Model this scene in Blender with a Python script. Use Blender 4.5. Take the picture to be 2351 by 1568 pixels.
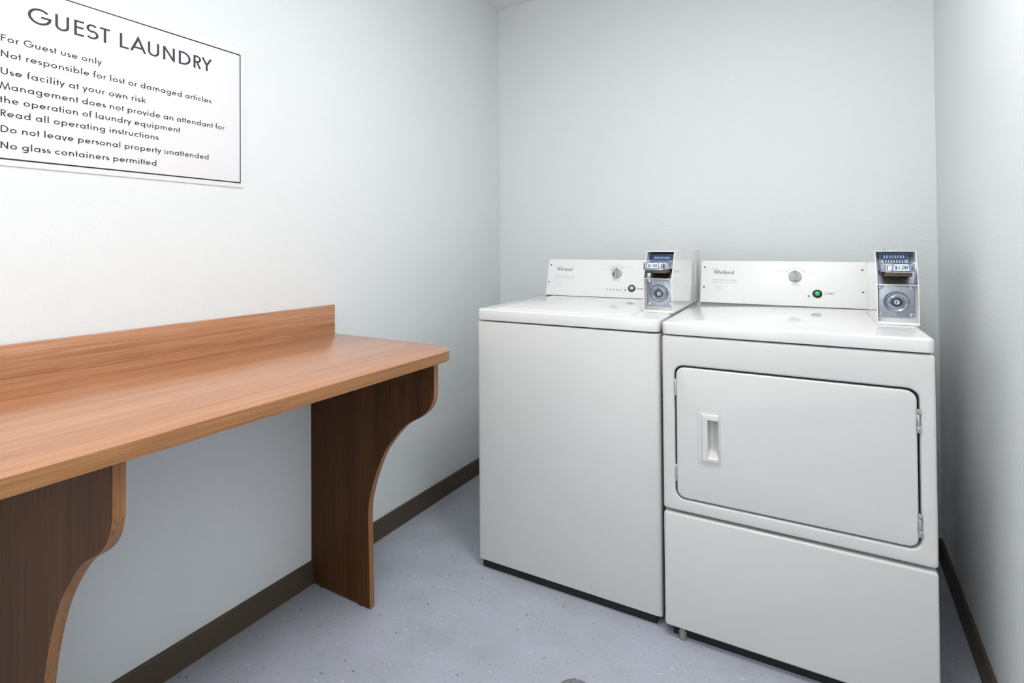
import bpy, bmesh, math
from mathutils import Matrix, Vector

# ------------------------------------------------------------------ scene, camera, light
for o in list(bpy.data.objects):
    bpy.data.objects.remove(o, do_unlink=True)
scene = bpy.context.scene
COL = scene.collection
PI = math.pi

# room: left wall x = 0, back wall y = 0, floor z = 0
ROOM_W, ROOM_H, ROOM_D = 1.8701, 2.5087, 3.9

cam_data = bpy.data.cameras.new('camera')
cam = bpy.data.objects.new('camera', cam_data)
COL.objects.link(cam)
yaw, pitch, roll = 0.5911, 0.0123, -0.0066
fwd0 = Vector((-math.sin(yaw), math.cos(yaw), 0)); rgt0 = Vector((math.cos(yaw), math.sin(yaw), 0)); up0 = Vector((0, 0, 1))
fw = fwd0 * math.cos(pitch) + up0 * math.sin(pitch)
up1 = up0 * math.cos(pitch) - fwd0 * math.sin(pitch)
rt = rgt0 * math.cos(roll) + up1 * math.sin(roll)
up2 = up1 * math.cos(roll) - rgt0 * math.sin(roll)
m = Matrix((rt, up2, -fw)).transposed().to_4x4()
m.translation = Vector((1.532, -2.7903, 1.1859))
cam.matrix_world = m
cam_data.sensor_fit = 'HORIZONTAL'
cam_data.sensor_width = 36.0
cam_data.lens = 1298.134 / 2351 * 36.0
cam_data.shift_x = (1175.5 - 1032.21) / 2351
cam_data.shift_y = (547.78 - 784.0) / 2351
cam_data.clip_start = 0.02
scene.camera = cam

world = bpy.data.worlds.new('world')
scene.world = world
world.use_nodes = True
world.node_tree.nodes['Background'].inputs[0].default_value = (0.9, 0.95, 1.0, 1)
world.node_tree.nodes['Background'].inputs[1].default_value = 0.0

def area_light(name, loc, sx, sy, energy, color, rot=(0, 0, 0)):
    d = bpy.data.lights.new(name, 'AREA')
    d.shape = 'RECTANGLE'; d.size = sx; d.size_y = sy
    d.energy = energy; d.color = color
    o = bpy.data.objects.new(name, d)
    COL.objects.link(o)
    o.location = loc; o.rotation_euler = rot
    return o

# two ceiling lamps, each with added upward fill, plus added fill behind the camera
for lx, ly, sz, down, upw in ((1.34, -1.58, 0.40, 10.0, 9.0), (1.20, -2.90, 0.6, 5.0, 11.0)):
    area_light('ceiling_lamp', (lx, ly, 2.42), sz, sz, down, (1.0, 1.0, 1.0))
    area_light('ceiling_bounce_fill', (lx, ly, 2.43), sz, sz, upw, (1.0, 1.0, 1.0), (PI, 0, 0))
area_light('front_fill_light', (0.95, -3.95, 1.03), 0.9, 2.0, 13.0, (1.0, 1.0, 1.0), (PI / 2, 0, 0))

scene.view_settings.view_transform = 'Standard'
scene.view_settings.look = 'None'
scene.view_settings.gamma = 1.0
scene.view_settings.use_curve_mapping = False
scene.view_settings.exposure = -0.06

# ------------------------------------------------------------------ materials
def srgb(r, g, b):
    def f(c):
        c /= 255.0
        return c / 12.92 if c <= 0.04045 else ((c + 0.055) / 1.055) ** 2.4
    return (f(r), f(g), f(b), 1.0)

def new_mat(name, color, rough=0.5, metal=0.0, coat=0.0, spec=0.5):
    mt = bpy.data.materials.new(name)
    mt.use_nodes = True
    b = mt.node_tree.nodes['Principled BSDF']
    b.inputs['Base Color'].default_value = color
    b.inputs['Roughness'].default_value = rough
    b.inputs['Metallic'].default_value = metal
    b.inputs['Specular IOR Level'].default_value = spec
    if coat:
        b.inputs['Coat Weight'].default_value = coat
        b.inputs['Coat Roughness'].default_value = 0.05
    return mt

def nodes_of(mt):
    nt = mt.node_tree
    return nt, nt.nodes, nt.links, nt.nodes['Principled BSDF']

def add_bump(mt, scale, strength, dist=0.002, detail=3.0):
    nt, N, L, b = nodes_of(mt)
    tc = N.new('ShaderNodeTexCoord')
    no = N.new('ShaderNodeTexNoise'); no.inputs['Scale'].default_value = scale; no.inputs['Detail'].default_value = detail
    bp = N.new('ShaderNodeBump'); bp.inputs['Strength'].default_value = strength; bp.inputs['Distance'].default_value = dist
    L.new(tc.outputs['Object'], no.inputs['Vector'])
    L.new(no.outputs['Fac'], bp.inputs['Height'])
    L.new(bp.outputs['Normal'], b.inputs['Normal'])
    return mt

def rough_noise(mt, lo, hi, scale):
    nt, N, L, b = nodes_of(mt)
    tc = N.new('ShaderNodeTexCoord')
    no = N.new('ShaderNodeTexNoise'); no.inputs['Scale'].default_value = scale; no.inputs['Detail'].default_value = 4
    mr = N.new('ShaderNodeMapRange')
    mr.inputs['To Min'].default_value = lo; mr.inputs['To Max'].default_value = hi
    L.new(tc.outputs['Object'], no.inputs['Vector']); L.new(no.outputs['Fac'], mr.inputs['Value'])
    L.new(mr.outputs['Result'], b.inputs['Roughness'])
    return mt

def ramp(N, stops):
    r = N.new('ShaderNodeValToRGB')
    e = r.color_ramp.elements
    e[0].position, e[0].color = stops[0]
    e[1].position, e[1].color = stops[-1]
    for p, c in stops[1:-1]:
        k = e.new(p); k.color = c
    return r

def wood(name, axis, light, mid, dark, rough=0.3, fine=1.0, coat=0.7, spec=0.5):
    """laminate with straight grain running along the given axis (0 x, 1 y, 2 z)"""
    mt = new_mat(name, mid, rough, spec=spec, coat=coat)
    mt.node_tree.nodes['Principled BSDF'].inputs['Coat Roughness'].default_value = 0.3
    nt, N, L, b = nodes_of(mt)
    tc = N.new('ShaderNodeTexCoord')
    mp = N.new('ShaderNodeMapping')
    s = [1.0, 1.0, 1.0]; s[axis] = 0.012
    mp.inputs['Scale'].default_value = s
    L.new(tc.outputs['Object'], mp.inputs['Vector'])
    n1 = N.new('ShaderNodeTexNoise'); n1.inputs['Scale'].default_value = 26; n1.inputs['Detail'].default_value = 3; n1.inputs['Roughness'].default_value = 0.6
    n2 = N.new('ShaderNodeTexNoise'); n2.inputs['Scale'].default_value = 420 * fine; n2.inputs['Detail'].default_value = 3; n2.inputs['Roughness'].default_value = 0.55
    L.new(mp.outputs['Vector'], n1.inputs['Vector']); L.new(mp.outputs['Vector'], n2.inputs['Vector'])
    mx = N.new('ShaderNodeMix'); mx.data_type = 'FLOAT'; mx.inputs[0].default_value = 0.58
    L.new(n1.outputs['Fac'], mx.inputs[2]); L.new(n2.outputs['Fac'], mx.inputs[3])
    r = ramp(N, [(0.34, dark), (0.5, mid), (0.66, light)])
    L.new(mx.outputs[0], r.inputs['Fac'])
    L.new(r.outputs['Color'], b.inputs['Base Color'])
    bp = N.new('ShaderNodeBump'); bp.inputs['Strength'].default_value = 0.06; bp.inputs['Distance'].default_value = 0.0006
    L.new(n2.outputs['Fac'], bp.inputs['Height']); L.new(bp.outputs['Normal'], b.inputs['Normal'])
    return mt

M = {}
M['wall'] = add_bump(new_mat('wall_paint', srgb(236, 240, 241), 0.55, spec=0.35), 110, 0.42, 0.003, 2.5)
M['ceiling'] = add_bump(new_mat('ceiling_paint', srgb(240, 239, 238), 0.8, spec=0.2), 120, 0.3)
M['base'] = rough_noise(new_mat('vinyl_cove_base', srgb(84, 71, 57), 0.45), 0.38, 0.55, 30)
WL, WM, WD = srgb(204, 151, 111), srgb(183, 125, 84), srgb(147, 93, 56)
M['wood_y'] = wood('laminate_grain_along', 1, WL, WM, WD, 0.3)
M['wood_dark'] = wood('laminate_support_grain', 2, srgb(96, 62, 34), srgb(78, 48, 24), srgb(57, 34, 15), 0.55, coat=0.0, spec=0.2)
M['wood_edge'] = wood('laminate_edge_grain', 2, srgb(172, 124, 78), srgb(148, 100, 58), srgb(112, 70, 37), 0.4, coat=0.15)
M['wood_edge_y'] = wood('laminate_front_edge_grain', 1, srgb(172, 124, 78), srgb(148, 100, 58), srgb(112, 70, 37), 0.4, coat=0.15)
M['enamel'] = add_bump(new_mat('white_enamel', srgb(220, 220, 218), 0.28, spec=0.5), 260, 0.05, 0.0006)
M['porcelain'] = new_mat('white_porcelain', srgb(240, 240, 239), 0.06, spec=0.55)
M['console'] = new_mat('white_console', srgb(242, 242, 242), 0.3, spec=0.4)
M['inside'] = new_mat('grey_inner_steel', srgb(120, 122, 124), 0.6)
M['black'] = new_mat('black_plastic', srgb(14, 15, 15), 0.35)
M['shade'] = new_mat('painted_shade_black', srgb(24, 24, 25), 0.6)  # black that stands for the shade under the machines
M['dark_ink'] = new_mat('dark_ink', srgb(52, 54, 58), 0.6)
M['sign_ink'] = new_mat('sign_ink', srgb(40, 43, 54), 0.5)
M['grey_ink'] = new_mat('grey_ink', srgb(160, 162, 164), 0.6)
M['pale_ink'] = new_mat('pale_grey_ink', srgb(202, 203, 205), 0.6)
M['faint_ink'] = new_mat('faint_grey_ink', srgb(228, 228, 229), 0.6)
M['knob'] = new_mat('grey_knob_plastic', srgb(176, 177, 178), 0.38)
M['green'] = new_mat('green_lens', srgb(28, 190, 105), 0.15, coat=0.6)
M['clear'] = new_mat('pale_green_lens', srgb(190, 212, 198), 0.2, coat=0.5)
M['led'] = new_mat('dark_red_lens', srgb(110, 84, 80), 0.2, coat=0.5)
M['chrome'] = rough_noise(new_mat('chrome', srgb(205, 208, 212), 0.2, 1.0), 0.14, 0.28, 60)
M['zinc'] = rough_noise(new_mat('zinc_plate', srgb(164, 171, 183), 0.3, 1.0), 0.2, 0.36, 40)
M['steel_dark'] = new_mat('dark_steel', srgb(84, 86, 90), 0.35, 1.0)
M['brass'] = new_mat('bronze_underside', srgb(112, 98, 82), 0.4, 1.0)
M['blue'] = new_mat('blue_sticker', srgb(38, 104, 168), 0.35)
M['sticker'] = new_mat('pale_sticker', srgb(232, 238, 248), 0.4)
M['board'] = new_mat('white_sign_board', srgb(250, 250, 253), 0.35)
M['rubber'] = new_mat('grey_rubber', srgb(140, 138, 134), 0.7)
M['cover'] = rough_noise(new_mat('grey_cast_cover', srgb(122, 124, 128), 0.5), 0.4, 0.6, 60)

# floor: blue-grey sheet vinyl with short light and dark flecks
def floor_material():
    mt = new_mat('blue_grey_vinyl', srgb(160, 165, 184), 0.42, spec=0.4)
    nt, N, L, b = nodes_of(mt)
    tc = N.new('ShaderNodeTexCoord')
    n0 = N.new('ShaderNodeTexNoise'); n0.inputs['Scale'].default_value = 7; n0.inputs['Detail'].default_value = 6
    L.new(tc.outputs['Object'], n0.inputs['Vector'])
    r0 = ramp(N, [(0.3, srgb(172, 177, 185)), (0.7, srgb(184, 187, 202))])
    L.new(n0.outputs['Fac'], r0.inputs['Fac'])
    cur = r0.outputs['Color']
    def flecks(cur, scale, stretch, ang, seed, thr, keep, col, amount):
        mp = N.new('ShaderNodeMapping')
        mp.inputs['Rotation'].default_value = (0, 0, ang)
        mp.inputs['Scale'].default_value = (1.0 / stretch, 1, 1)
        mp.inputs['Location'].default_value = (seed, seed * 0.7, 0)
        L.new(tc.outputs['Object'], mp.inputs['Vector'])
        w = N.new('ShaderNodeTexNoise'); w.inputs['Scale'].default_value = scale * 1.3; w.inputs['Detail'].default_value = 2
        L.new(mp.outputs['Vector'], w.inputs['Vector'])
        ad = N.new('ShaderNodeVectorMath'); ad.operation = 'MULTIPLY_ADD'
        ad.inputs[1].default_value = (0.35 / scale,) * 3
        L.new(w.outputs['Color'], ad.inputs[0]); L.new(mp.outputs['Vector'], ad.inputs[2])
        v = N.new('ShaderNodeTexVoronoi'); v.inputs['Scale'].default_value = scale
        L.new(ad.outputs[0], v.inputs['Vector'])
        lt = N.new('ShaderNodeMath'); lt.operation = 'LESS_THAN'; lt.inputs[1].default_value = thr
        L.new(v.outputs['Distance'], lt.inputs[0])
        sx = N.new('ShaderNodeSeparateColor'); L.new(v.outputs['Color'], sx.inputs[0])
        k = N.new('ShaderNodeMath'); k.operation = 'LESS_THAN'; k.inputs[1].default_value = keep
        L.new(sx.outputs[0], k.inputs[0])
        mu = N.new('ShaderNodeMath'); mu.operation = 'MULTIPLY'
        L.new(lt.outputs[0], mu.inputs[0]); L.new(k.outputs[0], mu.inputs[1])
        m2 = N.new('ShaderNodeMath'); m2.operation = 'MULTIPLY'; m2.inputs[1].default_value = amount
        L.new(mu.outputs[0], m2.inputs[0])
        mx = N.new('ShaderNodeMix'); mx.data_type = 'RGBA'
        mx.inputs[7].default_value = col
        L.new(m2.outputs[0], mx.inputs[0]); L.new(cur, mx.inputs[6])
        return mx.outputs[2]
    cur = flecks(cur, 210, 3.0, 0.15, 1.3, 0.26, 0.26, srgb(196, 202, 214), 0.45)
    cur = flecks(cur, 190, 3.4, 0.3, 5.1, 0.23, 0.20, srgb(112, 115, 126), 0.6)
    cur = flecks(cur, 105, 4.0, -0.1, 9.7, 0.17, 0.10, srgb(226, 230, 238), 0.8)
    cur = flecks(cur, 100, 3.6, 0.5, 14.2, 0.16, 0.10, srgb(58, 60, 68), 0.8)
    cur = flecks(cur, 300, 1.8, 0.8, 21.0, 0.30, 0.35, srgb(140, 146, 164), 0.5)
    cur = flecks(cur, 60, 1.3, 0.8, 33.0, 0.05, 0.3, srgb(44, 45, 52), 0.85)
    # thin pale scuff marks
    mp = N.new('ShaderNodeMapping'); mp.inputs['Rotation'].default_value = (0, 0, 0.9); mp.inputs['Scale'].default_value = (0.16, 3.2, 1)
    L.new(tc.outputs['Object'], mp.inputs['Vector'])
    v = N.new('ShaderNodeTexVoronoi'); v.feature = 'DISTANCE_TO_EDGE'; v.inputs['Scale'].default_value = 4
    L.new(mp.outputs['Vector'], v.inputs['Vector'])
    lt = N.new('ShaderNodeMath'); lt.operation = 'LESS_THAN'; lt.inputs[1].default_value = 0.0022
    L.new(v.outputs['Distance'], lt.inputs[0])
    m2 = N.new('ShaderNodeMath'); m2.operation = 'MULTIPLY'; m2.inputs[1].default_value = 0.22
    L.new(lt.outputs[0], m2.inputs[0])
    mx = N.new('ShaderNodeMix'); mx.data_type = 'RGBA'; mx.inputs[7].default_value = srgb(205, 210, 222)
    L.new(m2.outputs[0], mx.inputs[0]); L.new(cur, mx.inputs[6])
    L.new(mx.outputs[2], b.inputs['Base Color'])
    bp = N.new('ShaderNodeBump'); bp.inputs['Strength'].default_value = 0.08; bp.inputs['Distance'].default_value = 0.001
    n3 = N.new('ShaderNodeTexNoise'); n3.inputs['Scale'].default_value = 90
    L.new(tc.outputs['Object'], n3.inputs['Vector']); L.new(n3.outputs['Fac'], bp.inputs['Height']); L.new(bp.outputs['Normal'], b.inputs['Normal'])
    return mt
M['floor'] = floor_material()

# ------------------------------------------------------------------ mesh helpers
class MB:
    """collects shapes into one mesh, each shape with its own material"""
    def __init__(self, *mats):
        self.bm = bmesh.new(); self.mats = list(mats); self.M = Matrix(); self.cur = 0
    def use(self, mat):
        if mat not in self.mats: self.mats.append(mat)
        self.cur = self.mats.index(mat); return self
    def v(self, p): return self.bm.verts.new(self.M @ Vector(p))
    def f(self, vs):
        try:
            fc = self.bm.faces.new(vs); fc.material_index = self.cur; return fc
        except ValueError: return None
    def loft(self, loops, cap0=True, cap1=True, closed=False):
        rings = [[self.v(p) for p in lp] for lp in loops]
        n = len(rings[0])
        pairs = list(zip(rings[:-1], rings[1:]))
        if closed: pairs.append((rings[-1], rings[0]))
        for a, b in pairs:
            for i in range(n):
                self.f([a[i], a[(i + 1) % n], b[(i + 1) % n], b[i]])
        if not closed:
            if cap0: self.f(rings[0][::-1])
            if cap1: self.f(rings[-1])
    def box(self, x0, x1, y0, y1, z0, z1, r=0.0, seg=2):
        if r <= 0:
            self.loft([[(x0, y0, z0), (x1, y0, z0), (x1, y1, z0), (x0, y1, z0)], [(x0, y0, z1), (x1, y0, z1), (x1, y1, z1), (x0, y1, z1)]])
            return
        self.slab(x0, x1, y0, y1, z0, z1, r, r, r, seg=seg)
    def slab(self, a0, a1, b0, b1, c0, c1, rc, e0, e1, mp=lambda a, b, c: (a, b, c), seg=3, nc=5):
        """rounded-rectangle plate: corners rc, edge rounding e0 at c0 and e1 at c1"""
        loops = []
        sg = 1 if c1 > c0 else -1
        for k in range(seg + 1) if e0 > 0 else [seg]:
            t = k / seg * PI / 2
            i = e0 * (1 - math.sin(t)); c = c0 + sg * e0 * (1 - math.cos(t))
            loops.append([mp(a, b, c) for a, b in rrect(a0 + i, a1 - i, b0 + i, b1 - i, max(rc - i, 0.0002), nc)])
        for k in range(seg + 1) if e1 > 0 else [0]:
            t = k / seg * PI / 2
            i = e1 * (1 - math.cos(t)); c = c1 - sg * e1 * (1 - math.sin(t))
            loops.append([mp(a, b, c) for a, b in rrect(a0 + i, a1 - i, b0 + i, b1 - i, max(rc - i, 0.0002), nc)])
        if e0 <= 0 and e1 <= 0:
            loops = [[mp(a, b, c) for a, b in rrect(a0, a1, b0, b1, max(rc, 0.0002), nc)] for c in (c0, c1)]
        elif e0 <= 0:
            loops[0] = [mp(a, b, c0) for a, b in rrect(a0, a1, b0, b1, max(rc, 0.0002), nc)]
        elif e1 <= 0:
            loops[-1] = [mp(a, b, c1) for a, b in rrect(a0, a1, b0, b1, max(rc, 0.0002), nc)]
        self.loft(loops)
    def prism(self, poly, c0, c1, mp):
        self.loft([[mp(a, b, c0) for a, b in poly], [mp(a, b, c1) for a, b in poly]])
    def lathe(self, prof, center=(0, 0, 0), ax=(0, 0, 1), ref=(1, 0, 0), n=32, cap0=True, cap1=True):
        ax = Vector(ax).normalized(); u = Vector(ref); u = (u - ax * u.dot(ax)).normalized(); w = ax.cross(u); c = Vector(center)
        self.loft([[c + ax * h + (u * math.cos(2 * PI * i / n) + w * math.sin(2 * PI * i / n)) * max(r, 1e-5) for i in range(n)] for r, h in prof], cap0, cap1)
    def flat(self, pts):
        self.f([self.v(p) for p in pts])
    def build(self, name, parent=None, smooth=30, kind=None):
        bmesh.ops.recalc_face_normals(self.bm, faces=self.bm.faces)
        me = bpy.data.meshes.new(name)
        self.bm.to_mesh(me); self.bm.free()
        for mt in self.mats: me.materials.append(mt)
        if smooth:
            for p in me.polygons: p.use_smooth = True
            me.set_sharp_from_angle(angle=math.radians(smooth))
        o = bpy.data.objects.new(name, me)
        COL.objects.link(o)
        if parent: o.parent = parent
        if kind: o['kind'] = kind
        return o

def rrect(x0, x1, y0, y1, r, n=5):
    r = min(r, abs(x1 - x0) / 2 - 1e-5, abs(y1 - y0) / 2 - 1e-5)
    out = []
    for cx, cy, a in ((x1 - r, y0 + r, -PI / 2), (x1 - r, y1 - r, 0), (x0 + r, y1 - r, PI / 2), (x0 + r, y0 + r, PI)):
        for k in range(n + 1):
            t = a + PI / 2 * k / n
            out.append((cx + r * math.cos(t), cy + r * math.sin(t)))
    return out

def empty(name, loc, rz=0.0):
    o = bpy.data.objects.new(name, None)
    COL.objects.link(o); o.location = loc; o.rotation_euler = (0, 0, rz); o.empty_display_size = 0.1
    return o

def tag(o, label, cat, group=None):
    o['label'] = label; o['category'] = cat
    if group: o['group'] = group
    return o

# ------------------------------------------------------------------ lettering
# 1: geometric sans drawn with strokes of even weight (the wall sign)
def arc(cx, cy, r, a0, a1, n=16, ry=None):
    ry = r if ry is None else ry
    return [(cx + r * math.cos(math.radians(a0 + (a1 - a0) * k / n)), cy + ry * math.sin(math.radians(a0 + (a1 - a0) * k / n))) for k in range(n + 1)]

def glyph(ch, w):
    """strokes (list of (points, closed)) and advance; cap height 1, weight w"""
    h = w / 2; X = 0.63; A = 1.04; D = -0.30
    R = X / 2 - h; cy = X / 2
    o = lambda x: (arc(x + R + h, cy, R, 0, 360, 36)[:-1], True)
    S = []
    sb, rb = 0.085, 0.05
    if ch == ' ': return [], 0.30
    if ch in 'adgqbp' or ch == 'o':
        S = [o(rb)]; r_edge = rb + 2 * R + h
        adv = rb * 2 + X
        if ch == 'a': S.append(([(r_edge, 0), (r_edge, X)], False)); adv = r_edge + h + sb
        if ch == 'd': S.append(([(r_edge, 0), (r_edge, A)], False)); adv = r_edge + h + sb
        if ch == 'q': S.append(([(r_edge, D), (r_edge, X)], False)); adv = r_edge + h + sb
        if ch == 'g':
            S.append(([(r_edge, X), (r_edge, 0.0)] + arc(rb + R + h, -0.02, R, 0, -150, 14, 0.26), False)); adv = r_edge + h + sb
        if ch in 'bp':
            x = sb + h
            S = [o(x - h), ([(x, 0), (x, A)] if ch == 'b' else [(x, D), (x, X)], False)]
            adv = x - h + X + rb
        return S, adv
    if ch == 'c':
        return [(arc(rb + R + h, cy, R, 48, 312, 26), False)], rb + X * 0.86 + 0.03
    if ch == 'e':
        c = rb + R + h
        return [([(c - R, cy + 0.0), (c + R, cy + 0.0)] + arc(c, cy, R, 0, 318, 32)[1:], False)], rb * 2 + X
    if ch == 'f':
        x = 0.15
        return [([(x, 0), (x, 0.85)] + arc(x + 0.16, 0.85, 0.16, 180, 80, 8, 0.17), False), ([(0.02, X - h), (0.30, X - h)], False)], 0.33
    if ch in 'hn':
        x = sb + h; r = 0.205
        return [([(x, 0), (x, A if ch == 'h' else X)], False), ([(x, 0.30)] + [(x, X - h - r)] + arc(x + r, X - h - r, r, 180, 0, 14) + [(x + 2 * r, 0)], False)], x + 2 * r + h + sb
    if ch == 'm':
        x = sb + h; r = 0.19
        return [([(x, 0), (x, X)], False)] + [([(x + d, X - h - r)] + arc(x + d + r, X - h - r, r, 180, 0, 14) + [(x + d + 2 * r, 0)], False) for d in (0, 2 * r)], x + 4 * r + h + sb
    if ch == 'u':
        x = sb + h; r = 0.205
        return [([(x, X), (x, h + r)] + arc(x + r, h + r, r, 180, 360, 14) + [(x + 2 * r, X)], False)], x + 2 * r + h + sb
    if ch == 'r':
        x = sb + h
        return [([(x, 0), (x, X)], False), (arc(x + 0.17, 0.40, 0.17, 180, 70, 10, X - h - 0.40), False)], x + 0.26
    if ch == 'i':
        x = sb + h
        return [([(x, 0), (x, X)], False), ([(x, 0.84), (x, 0.84 + w * 1.15)], False)], 2 * (sb + h)
    if ch == 'l':
        x = sb + h
        return [([(x, 0), (x, A)], False)], 2 * (sb + h)
    if ch == 't':
        x = 0.15
        return [([(x, 0), (x, 0.90)], False), ([(0.02, X - h), (0.28, X - h)], False)], 0.30
    if ch == 'k':
        x = sb + h
        return [([(x, 0), (x, A)], False), ([(x + 0.36, X), (x + 0.04, 0.33)], False), ([(x + 0.09, 0.38), (x + 0.42, 0)], False)], x + 0.46
    if ch == 's':
        c = 0.22; r = 0.125
        return [(arc(c, X - h - r * 0.98, r, 40, 270, 14, r) + arc(c, h + 0.155, 0.155, 90, -140, 16, (X - 2 * h - 2 * r) / 2 + 0.0)[0:], False)], 0.44
    if ch == 'v': return [([(0.05, X), (0.26, 0.0), (0.47, X)], False)], 0.52
    if ch == 'y': return [([(0.05, X), (0.275, 0.02)], False), ([(0.49, X), (0.14, D)], False)], 0.54
    if ch == 'w': return [([(0.05, X), (0.225, 0.0), (0.40, X), (0.575, 0.0), (0.75, X)], False)], 0.80
    # capitals
    if ch == 'G':
        r = 0.5 - h; c = rb + 0.5
        return [(arc(c, 0.5, r, 42, 358, 34) + [(c + r, 0.5 - h * 0.2), (c + 0.05, 0.5 - h * 0.2)], False)], 1.08
    if ch == 'U':
        x = 0.09 + h; r = 0.25
        return [([(x, 1), (x, h + r)] + arc(x + r, h + r, r, 180, 360, 18) + [(x + 2 * r, 1)], False)], 2 * (0.09 + h) + 2 * r
    if ch in 'EFL':
        x = 0.10 + h
        S = [([(x, 0), (x, 1)], False)]
        if ch in 'EL': S.append(([(x, h), (x + 0.40, h)], False))
        if ch in 'EF': S += [([(x, 1 - h), (x + 0.40, 1 - h)], False), ([(x, 0.54), (x + 0.38, 0.54)], False)]
        return S, x + 0.46
    if ch == 'S':
        c = 0.29; r = 0.215
        return [(arc(c, 1 - h - r, r, 35, 262, 18, r) + arc(c, h + 0.25, 0.25, 84, -145, 20, (1 - 2 * h - 2 * r) / 2 + 0.012), False)], 0.60
    if ch == 'T': return [([(0.03, 1 - h), (0.53, 1 - h)], False), ([(0.28, 0), (0.28, 1)], False)], 0.56
    if ch == 'A': return [([(0.03, 0), (0.40, 0.98), (0.77, 0)], False), ([(0.17, 0.30), (0.63, 0.30)], False)], 0.80
    if ch == 'N':
        x = 0.10 + h
        return [([(x, 0), (x, 1)], False), ([(x, 0.96), (x + 0.56, 0.04)], False), ([(x + 0.56, 0), (x + 0.56, 1)], False)], 2 * (0.10 + h) + 0.56
    if ch == 'D':
        x = 0.10 + h; r = 0.5 - h
        return [([(x, h), (x, 1 - h), (x + 0.16, 1 - h)] + arc(x + 0.16, 0.5, r, 90, -90, 20)[1:], True)], x + 0.16 + r + h + 0.05
    if ch in 'RP':
        x = 0.10 + h; r = 0.215
        return [([(x, 0), (x, 1)], False), ([(x, 1 - h), (x + 0.14, 1 - h)] + arc(x + 0.14, 1 - h - r, r, 90, -90, 14)[1:] + [(x, 1 - h - 2 * r)], False), ([(x + 0.14, 1 - h - 2 * r), (x + 0.36, 0)], False)], x + 0.44
    if ch == 'Y': return [([(0.03, 1), (0.31, 0.46)], False), ([(0.59, 1), (0.31, 0.46)], False), ([(0.31, 0), (0.31, 0.48)], False)], 0.62
    if ch == 'M':
        x = 0.06
        return [([(x, 0), (x + 0.15, 0.97), (x + 0.43, 0.03), (x + 0.71, 0.97), (x + 0.86, 0)], False)], 0.98
    return [], 0.3

def stroke_quads(pts, closed, h):
    """left and right offset points of a polyline with mitred joins"""
    n = len(pts); L = []; Rr = []
    for i in range(n):
        p = Vector(pts[i])
        a = Vector(pts[i - 1]) if (i > 0 or closed) else None
        b = Vector(pts[(i + 1) % n]) if (i < n - 1 or closed) else None
        d1 = (p - a).normalized() if a is not None and (p - a).length > 1e-9 else None
        d2 = (b - p).normalized() if b is not None and (b - p).length > 1e-9 else None
        if d1 is None: d1 = d2
        if d2 is None: d2 = d1
        n1 = Vector((-d1.y, d1.x)); n2 = Vector((-d2.y, d2.x))
        nm = n1 + n2
        if nm.length < 1e-6: nm = n1
        nm.normalize()
        k = h / max(nm.dot(n1), 0.30)
        L.append(p + nm * k); Rr.append(p - nm * k)
    return L, Rr

def stroke_text(mb, text, x0, x1, base, cap, w, mp):
    """lays text from x0 to x1 (spread by tracking), baseline and cap height given; mp maps (x, y) to 3-D"""
    gl = [glyph(c, w) for c in text]
    nat = sum(a for _, a in gl) * cap
    tr = (x1 - x0 - nat) / max(len(text) - 1, 1)
    sx = 1.0
    if tr < -0.02 * cap or tr > 0.05 * cap:      # keep the spacing believable: stretch a little instead
        t2 = min(max(tr, -0.02 * cap), 0.05 * cap)
        sx = (x1 - x0 - t2 * (len(text) - 1)) / nat; tr = t2
    x = x0; layer = 0
    for strokes, adv in gl:
        for pts0, closed in strokes:
            pts = [pts0[0]]
            for q in pts0[1:]:
                if math.hypot(q[0] - pts[-1][0], q[1] - pts[-1][1]) > 1e-6: pts.append(q)
            L, Rr = stroke_quads(pts, closed, w / 2)
            n = len(pts); layer = (layer + 1) % 5
            Lv = [mb.v(mp(x + q.x * cap * sx, base + q.y * cap, layer)) for q in L]
            Rv = [mb.v(mp(x + q.x * cap * sx, base + q.y * cap, layer)) for q in Rr]
            for i in range(n if closed else n - 1):
                j = (i + 1) % n
                mb.f([Rv[i], Rv[j], Lv[j], Lv[i]])
        x += adv * cap * sx + tr
    return x, tr / cap, sx

# 2: the built-in typeface (machine panels, price stickers)
_tc = {}
def font_polys(text, bold=0.0):
    key = (text, bold)
    if key in _tc: return _tc[key]
    cu = bpy.data.curves.new('lettering', 'FONT')
    cu.body = text; cu.size = 1.0; cu.offset = bold; cu.resolution_u = 3
    ob = bpy.data.objects.new('lettering', cu)
    COL.objects.link(ob)
    dg = bpy.context.evaluated_depsgraph_get()
    me = bpy.data.meshes.new_from_object(ob.evaluated_get(dg))
    vs = [(v.co.x, v.co.y) for v in me.vertices]; fs = [tuple(p.vertices) for p in me.polygons]
    bpy.data.objects.remove(ob); bpy.data.curves.remove(cu); bpy.data.meshes.remove(me)
    _tc[key] = (vs, fs)
    return vs, fs

def font_text(mb, text, mat, mp, base, cap, x0=None, x1=None, cx=None, bold=0.0):
    """cap height 'cap'; from x0 to x1 (stretched to fit), or starting at x0, or centred on cx"""
    vs, fs = font_polys(text, bold)
    if not vs: return
    hv, _ = font_polys('H', 0.0); ch = max(v[1] for v in hv)
    a = min(v[0] for v in vs); b = max(v[0] for v in vs)
    sy = cap / ch; sx = sy
    if x0 is not None and x1 is not None: sx = (x1 - x0) / (b - a)
    if x0 is None: x0 = cx - (b - a) * sx / 2
    mb.use(mat)
    V = [mb.v(mp(x0 + (x - a) * sx, base + y * sy)) for x, y in vs]
    for f in fs: mb.f([V[i] for i in f])

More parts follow.
